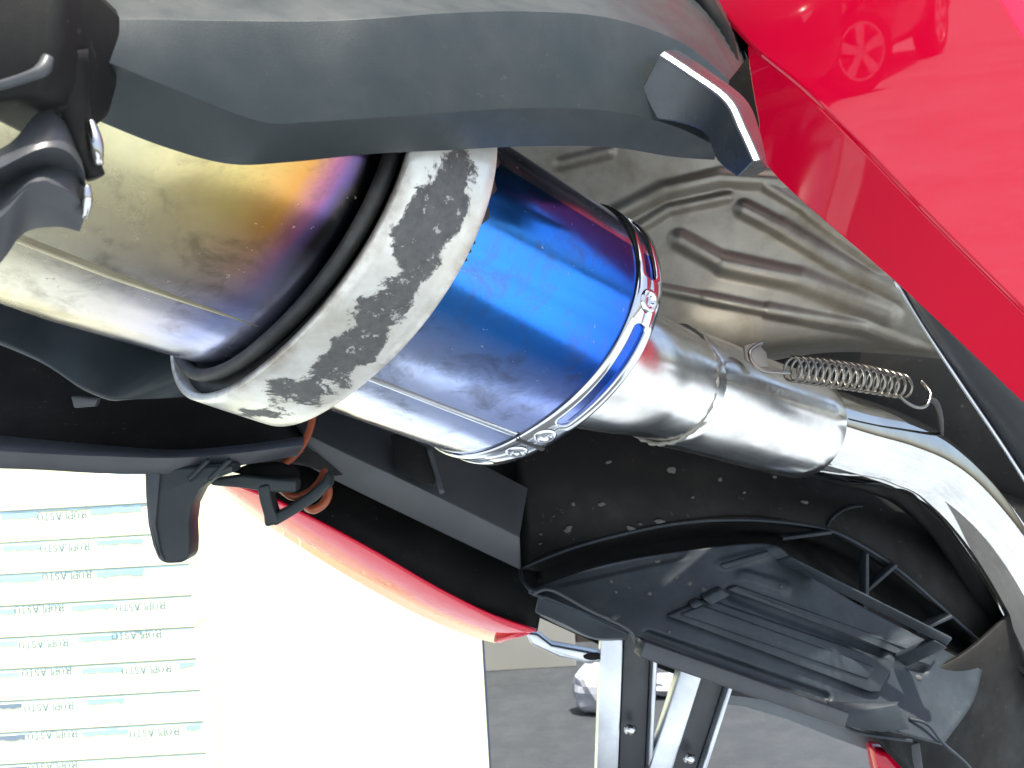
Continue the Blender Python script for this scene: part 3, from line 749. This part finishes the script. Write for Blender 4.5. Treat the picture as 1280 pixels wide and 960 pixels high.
# ---- grey spar below the silencer and the dark cavity wall under it
sp = sheet('tail_spar', [[(330, 470, .56), (400, 500, .565), (520, 540, .575), (660, 610, .59)], [(380, 538, .535), (430, 562, .54), (520, 604, .55), (650, 668, .565)], [(380, 541, .533), (430, 566, .538), (520, 608, .548), (650, 672, .563)],
                         [(370, 575, .54), (430, 606, .545), (520, 650, .555), (650, 712, .57)], [(370, 575, .60), (430, 606, .60), (520, 650, .61), (650, 712, .62)]], M['greyp'], bike, 30, .003, .0015)
plate('spar_recess', [(488, 544, .5535), (496, 542, .5555), (534, 560, .558), (546, 596, .5505), (542, 606, .5475), (532, 606, .5465), (502, 592, .544), (494, 585, .5445)], .002, M['black'], sp, .0006)
tube('spar_rib', [(536, 560, .557), (545, 590, .552), (553, 617, .547)], .0016, M['greyp'], sp, 10, 8)
sheet('cavity_wall', [[(340, 560, .585), (450, 600, .59), (560, 650, .60), (680, 690, .61)], [(320, 600, .575), (430, 640, .585), (560, 700, .60), (680, 745, .605)], [(300, 606, .562), (400, 652, .568), (540, 731, .579), (672, 788, .590)]], M['black'], bike, 24, .003, 0)

# ---- far-side red panel seen on edge
fr_t = [(262, 596, .545), (330, 622, .550), (400, 656, .555), (470, 694, .560), (540, 735, .566), (610, 770, .572), (668, 790, .576)]
fr_b = [(262, 600, .552), (310, 640, .558), (390, 693, .564), (460, 735, .570), (530, 772, .576), (590, 796, .582), (620, 804, .585)]
fr_b = [(a, b, z + .046) for a, b, z in fr_b]
fr_k = [(a + 4, b - 6, z + .02) for a, b, z in fr_b]
frp = sheet('far_red_panel', [fr_t, fr_b, fr_k], M['red'], bike, 40, .0025, .0008)
tube('panel_rim', [(a + 2, b - 1.5, z - .0005) for a, b, z in fr_t], .0011, M['red'], frp, 40, 8)
plate('panel_tip', [(616, 803, .612), (626, 804, .612), (664, 793, .582), (655, 789, .582)], .012, M['red'], frp, .001)

# ---- undertray below the pipe
tw_t = [(648, 470, .605), (740, 480, .605), (900, 520, .62), (1060, 560, .655), (1200, 600, .70), (1330, 640, .75)]
tw_m = [(646, 600, .600), (740, 600, .600), (900, 600, .612), (1060, 625, .635), (1200, 690, .665), (1330, 780, .70)]
rdg = [(650, 711, .565), (720, 684, .566), (800, 663, .568), (860, 653, .570), (920, 650, .573), (980, 653, .578), (1040, 664, .585), (1090, 690, .592), (1130, 718, .598), (1180, 762, .606), (1236, 812, .615)]
rdg = [(a, b, z + .02) for a, b, z in rdg]
wall_ = sheet('tray_wall', [tw_t, tw_m, [rdg[0], rdg[2], rdg[4], rdg[6], rdg[9], (1330, 880, .65)]], M['black'], bike, 40, .003, 0)
tube('tray_lip', rdg, .0011, M['tray'], wall_, 60, 8)
tube('tray_lip', [(650, 711, .5855), (653, 724, .570), (662, 736, .556), (676, 742, .553)], .0012, M['tray'], wall_, 16, 8)
# dark throat between lip and shelf
sheet('tray_throat', [[rdg[0], rdg[1], rdg[3], rdg[5], rdg[7], rdg[10]], [(672, 715, .60), (740, 695, .62), (860, 672, .64), (975, 668, .66), (1090, 715, .68), (1225, 822, .66)],
                      [(668, 738, .561), (750, 712, .575), (860, 692, .585), (965, 685, .595), (1075, 760, .612), (1220, 836, .625)]], M['black'], bike, 30, .002, 0)
# the shelf: formed floor of the tray with ribs and steps
shelf_t = [(660, 738, .556), (750, 708, .566), (860, 688, .575), (962, 680, .583), (1000, 708, .590), (1060, 748, .598), (1130, 786, .606), (1228, 838, .618)]
shelf_m = [(668, 741, .552), (745, 740, .556), (850, 740, .562), (935, 752, .568), (1000, 785, .575), (1060, 815, .582), (1120, 845, .590), (1215, 880, .60)]
shelf_b = [(680, 744, .548), (735, 768, .545), (790, 792, .542), (850, 815, .545), (915, 842, .550), (975, 866, .556), (1040, 892, .562), (1180, 930, .575)]
sb_ = [(915, 742, 1150, 835, 11, -.006, .3),
       (810, 795, 1030, 872, 9, -.007, .3), (905, 705, 965, 690, 9, .003, .4), (1120, 820, 1170, 800, 16, .005, .4), (930, 720, 980, 735, 10, .004, .4),
       (700, 726, 850, 692, 9, -.003, .3)]
sb_ = [(a, b, c, d, w_ * 1.1, h_ * .6, fl) for a, b, c, d, w_, h_, fl in sb_]
shelf = sheet('tray_shelf', [shelf_t, shelf_m, shelf_b], M['tray'], bike, 130, .002, 0, sb_, 60)
from mathutils.bvhtree import BVHTree
def tree_of(o): return BVHTree.FromPolygons([v.co for v in o.data.vertices], [tuple(p.vertices) for p in o.data.polygons])
SHT = tree_of(shelf)
def on_shelf(x, y, lift):
    h = SHT.ray_cast(CAM, U(x, y, 1.0) - CAM)
    z = (h[0] - CAM).dot(FWD) if h[0] is not None else .57
    return (x, y, z - lift)
def raised(pts, lift, bev=.0012):
    k = 8; out = []
    for (a, b), (c, d) in zip(pts, pts[1:] + pts[:1]):
        nsub = max(1, int(math.hypot(c - a, d - b) / 40))
        for q in range(nsub): out.append(on_shelf(a + (c - a) * q / nsub, b + (d - b) * q / nsub, lift))
    plate('rib', out, lift + .003, M['tray'], shelf, bev)
raised([(834, 770), (880, 750), (892, 752), (1118, 830), (1100, 866), (1088, 866)], .0045)
raised([(850, 768), (878, 757), (1094, 834), (1086, 850)], .0065)
raised([(908, 738), (920, 732), (1172, 822), (1164, 833)], .0035)
raised([(972, 702), (988, 696), (1192, 798), (1184, 808)], .0030)
raised([(878, 748), (902, 736), (914, 744), (890, 757)], .0090)
raised([(862, 756), (874, 750), (880, 756), (868, 762)], .0080)
raised([(1120, 822), (1168, 800), (1186, 810), (1134, 834)], .0040)
raised([(900, 706), (960, 688), (964, 694), (906, 713)], .0025)
tube('shelf_edge', [(668, 741, .5505), (690, 738, .5485), (735, 762, .5445), (784, 786, .541), (795, 803, .5415)], .0010, M['greyp'], shelf, 24, 8)
# dividers across the open throat
for a, b in (((1118, 704, .594), (1082, 736, .602)), ((1186, 768, .605), (1142, 788, .612)), ((1080, 690, .592), (1080, 758, .600)), ((1036, 664, .584), (975, 672, .59))):
    a, b = (a[0], a[1], a[2] + .018), (b[0], b[1], b[2] + .012)
    beam('divider', U(*a), U(*b), [(-.001, -.006), (.001, -.006), (.001, .006), (-.001, .006)], M['tray'], wall_, UPV.cross(FWD) if abs(a[0] - b[0]) < 5 else UPV, .0003)
WLT = tree_of(wall_)
def on_wall(x, y):
    h = WLT.ray_cast(CAM, U(x, y, 1.0) - CAM); return (x, y, (h[0] - CAM).dot(FWD) - .001)
tube('torn_edge', [on_wall(*p) for p in ((1034, 658), (1040, 648), (1054, 638), (1066, 634), (1078, 633))], [.0005, .0009, .0008, .0010, .0006], M['tray'], wall_, 20, 8)
# lower folded flange and the front rail
sheet('lower_flange', [[(672, 746, .553), (700, 752, .549), (740, 772, .544), (786, 794, .541)], [(668, 765, .558), (700, 778, .555), (740, 797, .550), (782, 798, .545)], [(680, 772, .57), (705, 785, .57), (745, 800, .57), (785, 800, .57)]], M['tray'], bike, 20, .002, .001)
beam('tray_rail', U(796, 806, .545), U(1048, 894, .566), [(-.0045, -.002), (.0045, -.002), (.0045, .010), (-.0045, .010)], M['greyp'], bike, UPV, .001)
# black mass low at the right
sheet('side_cover', [[(1040, 880, .575), (1130, 850, .60), (1215, 812, .612), (1330, 700, .665)], [(1050, 900, .580), (1130, 890, .602), (1215, 870, .618), (1330, 820, .67)], [(1090, 914, .588), (1140, 928, .606), (1215, 960, .625), (1330, 1010, .68)], [(1160, 985, .60), (1180, 1020, .62), (1230, 1040, .64), (1330, 1060, .69)]], M['black'], bike, 30, .003, 0)
tube('cover_edge', [(1036, 885, .566), (1050, 900, .5655), (1064, 912, .566), (1090, 919, .568), (1140, 926, .570)], .0010, M['tray'], bike, 24, 8)
tube('cover_edge', [(1136, 898, .577), (1160, 906, .575), (1180, 930, .573), (1208, 955, .572), (1230, 985, .572)], .0010, M['tray'], bike, 24, 8)
sheet('cover_fold', [[(1034, 876, .562), (1080, 878, .566), (1124, 876, .57)], [(1040, 890, .559), (1080, 888, .561), (1122, 880, .566)], [(1060, 908, .559), (1100, 915, .563), (1138, 912, .567)]], M['tray'], bike, 16, .002, .001)
tube('frame_tube', [(1215, 765, .66), (1260, 745, .66), (1330, 712, .66)], .004, M['tray'], bike, 10, 12)

# ---- alloy struts: channel section
def strut(name, a, b, half, parent, flip=1):
    # open channel: broad face to the left, thin flange to the right, hollow dark side between
    w_ = half; dpt = 0.017
    sec = [(-w_, -dpt * .35), (-w_ * .25, -dpt * .5), (-w_ * .18, dpt * .25), (w_ * .80, dpt * .25), (w_ * .84, -dpt * .35), (w_, -dpt * .35), (w_, dpt * .45), (-w_, dpt * .45)]
    o = beam(name, a, b, [(x, -y) for x, y in sec], M['alloy'], parent, RIGHT, .0012)
    beam('channel_strip', a, b, [(-w_ * .14, -dpt * .23), (w_ * .77, -dpt * .23), (w_ * .77, -dpt * .10), (-w_ * .14, -dpt * .10)], M['greyp'], o, RIGHT, .0004)  # dark grey strip set into the hollow to make it darker
    return o
st1 = strut('strut', U(786, 792, .60), U(776, 1040, .62), .0175, bike)
st2 = strut('strut', U(884, 836, .60), U(806, 1080, .62), .0170, bike)
tube('bolt', [(786, 912, .598), (790, 912, .603)], .0032, M['steel'], st1, 4, 12)
tube('bolt', [(860, 948, .598), (864, 948, .603)], .0032, M['steel'], st2, 4, 12)
brk = plate('bracket_bar', [(656, 790, .60), (672, 792, .60), (690, 806, .60), (756, 818, .602), (757, 828, .602), (732, 829, .602), (700, 822, .60), (664, 806, .60)], .012, M['alloy'], bike, .0015)
hp = [(741 + 12 * math.cos(q * math.pi / 8), 821 + 4.5 * math.sin(q * math.pi / 8), .6005) for q in range(16)]
plate('bracket_hole', hp, .003, M['black'], brk, .0003)
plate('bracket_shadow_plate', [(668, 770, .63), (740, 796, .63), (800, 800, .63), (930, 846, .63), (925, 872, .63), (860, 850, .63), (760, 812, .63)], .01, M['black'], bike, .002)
plate('number_plate_bar', [(896, 862, .64), (930, 864, .64), (985, 874, .64), (1050, 896, .64), (1110, 924, .64), (1146, 938, .64), (1142, 950, .64), (1100, 944, .64), (1040, 922, .64), (985, 900, .64), (930, 884, .64), (896, 880, .64)], .006, M['silver'], bike, .001)
sheet('rail_underside', [[(905, 850, .61), (960, 868, .61), (1060, 905, .61), (1120, 925, .61)], [(905, 868, .63), (960, 876, .63), (1040, 896, .63), (1120, 932, .63)]], M['black'], bike, 14, .002, 0)
rrf = plate('red_reflector', [(1094, 938, .615), (1138, 945, .615), (1146, 1000, .615), (1104, 1000, .615)], .02, M['red'], bike, .003)
plate('reflector_shade', [(1136, 930, .606), (1150, 928, .606), (1160, 1000, .606), (1146, 1000, .606)], .02, M['greyp'], bike, .001)

# ---- dried splashes on the black plastic
def splashes():
    V = []; F = []; rg = random.Random(11)
    spots = [(752, 630, .605, 8), (760, 578, .615, 7), (716, 630, .605, 5), (800, 655, .585, 5), (825, 652, .588, 11), (788, 660, .580, 12), (710, 662, .59, 9), (840, 588, .61, 9), (676, 668, .583, 4), (675, 680, .578, 4),
             (900, 600, .61, 5), (930, 616, .61, 4), (1005, 628, .61, 8), (968, 596, .62, 5), (866, 622, .61, 4), (890, 560, .62, 4),
             (822, 702, .545, 6), (764, 727, .546, 4), (770, 740, .545, 4), (812, 742, .544, 5), (786, 735, .545, 4), (862, 730, .546, 6), (880, 738, .545, 7), (846, 722, .546, 4), (836, 790, .53, 4), (856, 760, .535, 3),
             (938, 790, .54, 4), (976, 733, .565, 4), (1150, 790, .59, 6), (1160, 800, .59, 5), (1148, 848, .57, 8), (1240, 890, .59, 6)]
    from mathutils.bvhtree import BVHTree
    trees = [BVHTree.FromPolygons([v.co for v in o.data.vertices], [tuple(p.vertices) for p in o.data.polygons]) for o in (wall_, shelf)]
    def depth(x, y):
        best = None; d = (U(x, y, 1.0) - CAM)
        for t in trees:
            h = t.ray_cast(CAM, d)
            if h[0] is not None:
                zz = (h[0] - CAM).dot(FWD); best = zz if best is None else min(best, zz)
        return best
    for (x, y, z, r) in spots:
        z = depth(x, y)
        if z is None: continue
        c = len(V); z -= .0005; V.append(U(x, y, z - .0008)); k = 11; asp = rg.uniform(.4, 1.0); an = rg.uniform(-.6, .3)
        for ringi, (fr, dz) in enumerate(((.6, -.0006), (1.0, .0))):
            for i in range(k):
                q = 2 * math.pi * i / k; rr = r * .62 * fr * rg.uniform(.65, 1.2); a, b = rr * math.cos(q), rr * asp * math.sin(q)
                V.append(U(x + a * math.cos(an) - b * math.sin(an), y + a * math.sin(an) + b * math.cos(an), z + dz))
        for i in range(k):
            j = (i + 1) % k; F.append((c, c + 1 + i, c + 1 + j)); F.append((c + 1 + i, c + 1 + k + i, c + 1 + k + j, c + 1 + j))
    o = link(mesh(V, F), 'dried_splashes', M['mud'], bike); o['kind'] = 'stuff'
    return o

# ------------------------------------------------------------------ the dark car across the yard, mirrored in the red panel
car = bpy.data.objects.new('parked_car', None); col.objects.link(car)
tag(car, 'dark car with five-spoke alloy wheels, mirrored in the red motorcycle panel', 'car')
def cobj(me, name, mat, parent, smooth=True, loc=None):
    o = bpy.data.objects.new(name, me); col.objects.link(o); me.materials.append(mat); o.parent = parent
    if smooth:
        for p in me.polygons: p.use_smooth = True
    if loc: o.location = loc
    return o
# stations along the length: x, sill z, waist z, roof z, half width low, half width roof
stn = [(.88, .32, .50, .58, .52, .50), (.80, .24, .60, .70, .72, .62), (.55, .22, .68, .80, .82, .70), (.40, .23, .70, .83, .83, .71), (.37, .42, .70, .84, .84, .71), (.27, .58, .72, .86, .85, .72), (0, .66, .76, .91, .86, .72), (-.27, .58, .79, .96, .87, .72), (-.37, .42, .80, .98, .87, .72), (-.40, .24, .80, .99, .87, .72), (-.95, .24, .86, 1.36, .87, .60), (-1.5, .24, .88, 1.46, .87, .58),
       (-2.02, .24, .89, 1.45, .87, .57), (-2.05, .42, .89, 1.44, .87, .57), (-2.15, .58, .89, 1.43, .87, .57), (-2.42, .66, .90, 1.40, .87, .57), (-2.69, .58, .90, 1.32, .86, .56), (-2.79, .42, .90, 1.28, .86, .56), (-2.82, .24, .90, 1.27, .86, .56), (-3.15, .28, .88, 1.0, .82, .56), (-3.3, .36, .80, .88, .70, .52)]
V = []; F = []; sec_n = 14
for (x, zs, zw, zr, hw, hr) in stn:
    half = [(hw * .92, zs), (hw, zs + .12), (hw * 1.01, (zs + zw) / 2), (hw * .97, zw), (hr + (hw * .97 - hr) * .35, zw + (zr - zw) * .6), (hr * .9, zr - .02), (hr * .45, zr)]
    for y, z in half: V.append((x, -y, z))
    for y, z in reversed(half): V.append((x, y, z))
for j in range(len(stn) - 1):
    for i in range(sec_n):
        i2 = (i + 1) % sec_n; F.append((j * sec_n + i, j * sec_n + i2, (j + 1) * sec_n + i2, (j + 1) * sec_n + i))
F.append(tuple(range(sec_n))); F.append(tuple((len(stn) - 1) * sec_n + i for i in range(sec_n - 1, -1, -1)))
body = cobj(fix(mesh(V, F)), 'body', M['carpaint'], car)
for sgn in (-1, 1):
    q = [(-.55, .885), (-.98, 1.28), (-2.3, 1.34), (-2.75, 1.18), (-2.6, .95)]
    V = [(x, sgn * (.86 - (z - .86) * .50 + .012), z) for x, z in q]
    cobj(mesh(V, [tuple(range(5))]), 'side_window', M['glass'], car, False)
    V = [(.78, sgn * .46, .60), (.72, sgn * .70, .62), (.66, sgn * .76, .70), (.75, sgn * .50, .69)]
    cobj(mesh([(x + .05, y, z) for x, y, z in V], [(0, 1, 2, 3)]), 'headlight', M['lamp'], car, False)
def wheel(loc, yaw):
    c = bpy.data.objects.new('wheel', None)
    pr = [(.205, -.09), (.29, -.10), (.315, -.075), (.318, 0), (.315, .075), (.29, .10), (.205, .09)]; nn = 40
    V = [(r * math.cos(2 * math.pi * i / nn), y, r * math.sin(2 * math.pi * i / nn)) for r, y in pr for i in range(nn)]
    F = [(j * nn + i, j * nn + (i + 1) % nn, (j + 1) * nn + (i + 1) % nn, (j + 1) * nn + i) for j in range(len(pr) - 1) for i in range(nn)]
    ty = cobj(fix(mesh(V, F)), 'wheel', M['tyre'], car, True, loc); ty.rotation_euler = (0, 0, yaw)
    V = []; F = []
    def quadring(r0, r1, y0, y1):
        k = len(V)
        for r, y in ((r0, y0), (r1, y0), (r1, y1), (r0, y1)):
            for i in range(nn): V.append((r * math.cos(2 * math.pi * i / nn), y, r * math.sin(2 * math.pi * i / nn)))
        for a in range(4):
            for i in range(nn):
                b = (a + 1) % 4; F.append((k + a * nn + i, k + a * nn + (i + 1) % nn, k + b * nn + (i + 1) % nn, k + b * nn + i))
    quadring(.198, .215, -.10, .09); quadring(.0, .05, -.088, -.05)
    for s in range(5):
        q = 2 * math.pi * s / 5 + .3
        for (wa, wb) in (((.026, .044)),):
            k = len(V)
            for y in (-.095, -.06):
                for r, wv in ((.04, wa), (.205, wb)):
                    for sg in (-1, 1):
                        V.append((r * math.cos(q) - sg * wv * math.sin(q), y, r * math.sin(q) + sg * wv * math.cos(q)))
            F.extend([(k, k + 1, k + 3, k + 2), (k + 4, k + 6, k + 7, k + 5), (k, k + 2, k + 6, k + 4), (k + 1, k + 5, k + 7, k + 3), (k + 2, k + 3, k + 7, k + 6)])
    cobj(fix(mesh(V, F)), 'rim', M['alloywheel'], ty, False)
    return ty
for x in (0, -2.42):
    wheel((x, -.79, .318), R_(34) if x == 0 else 0)
    wheel((x, .79, .318), math.pi + (R_(34) if x == 0 else 0))
car.location = (-3.456, -6.925, 0); car.rotation_euler = (0, 0, R_(86))
splashes()
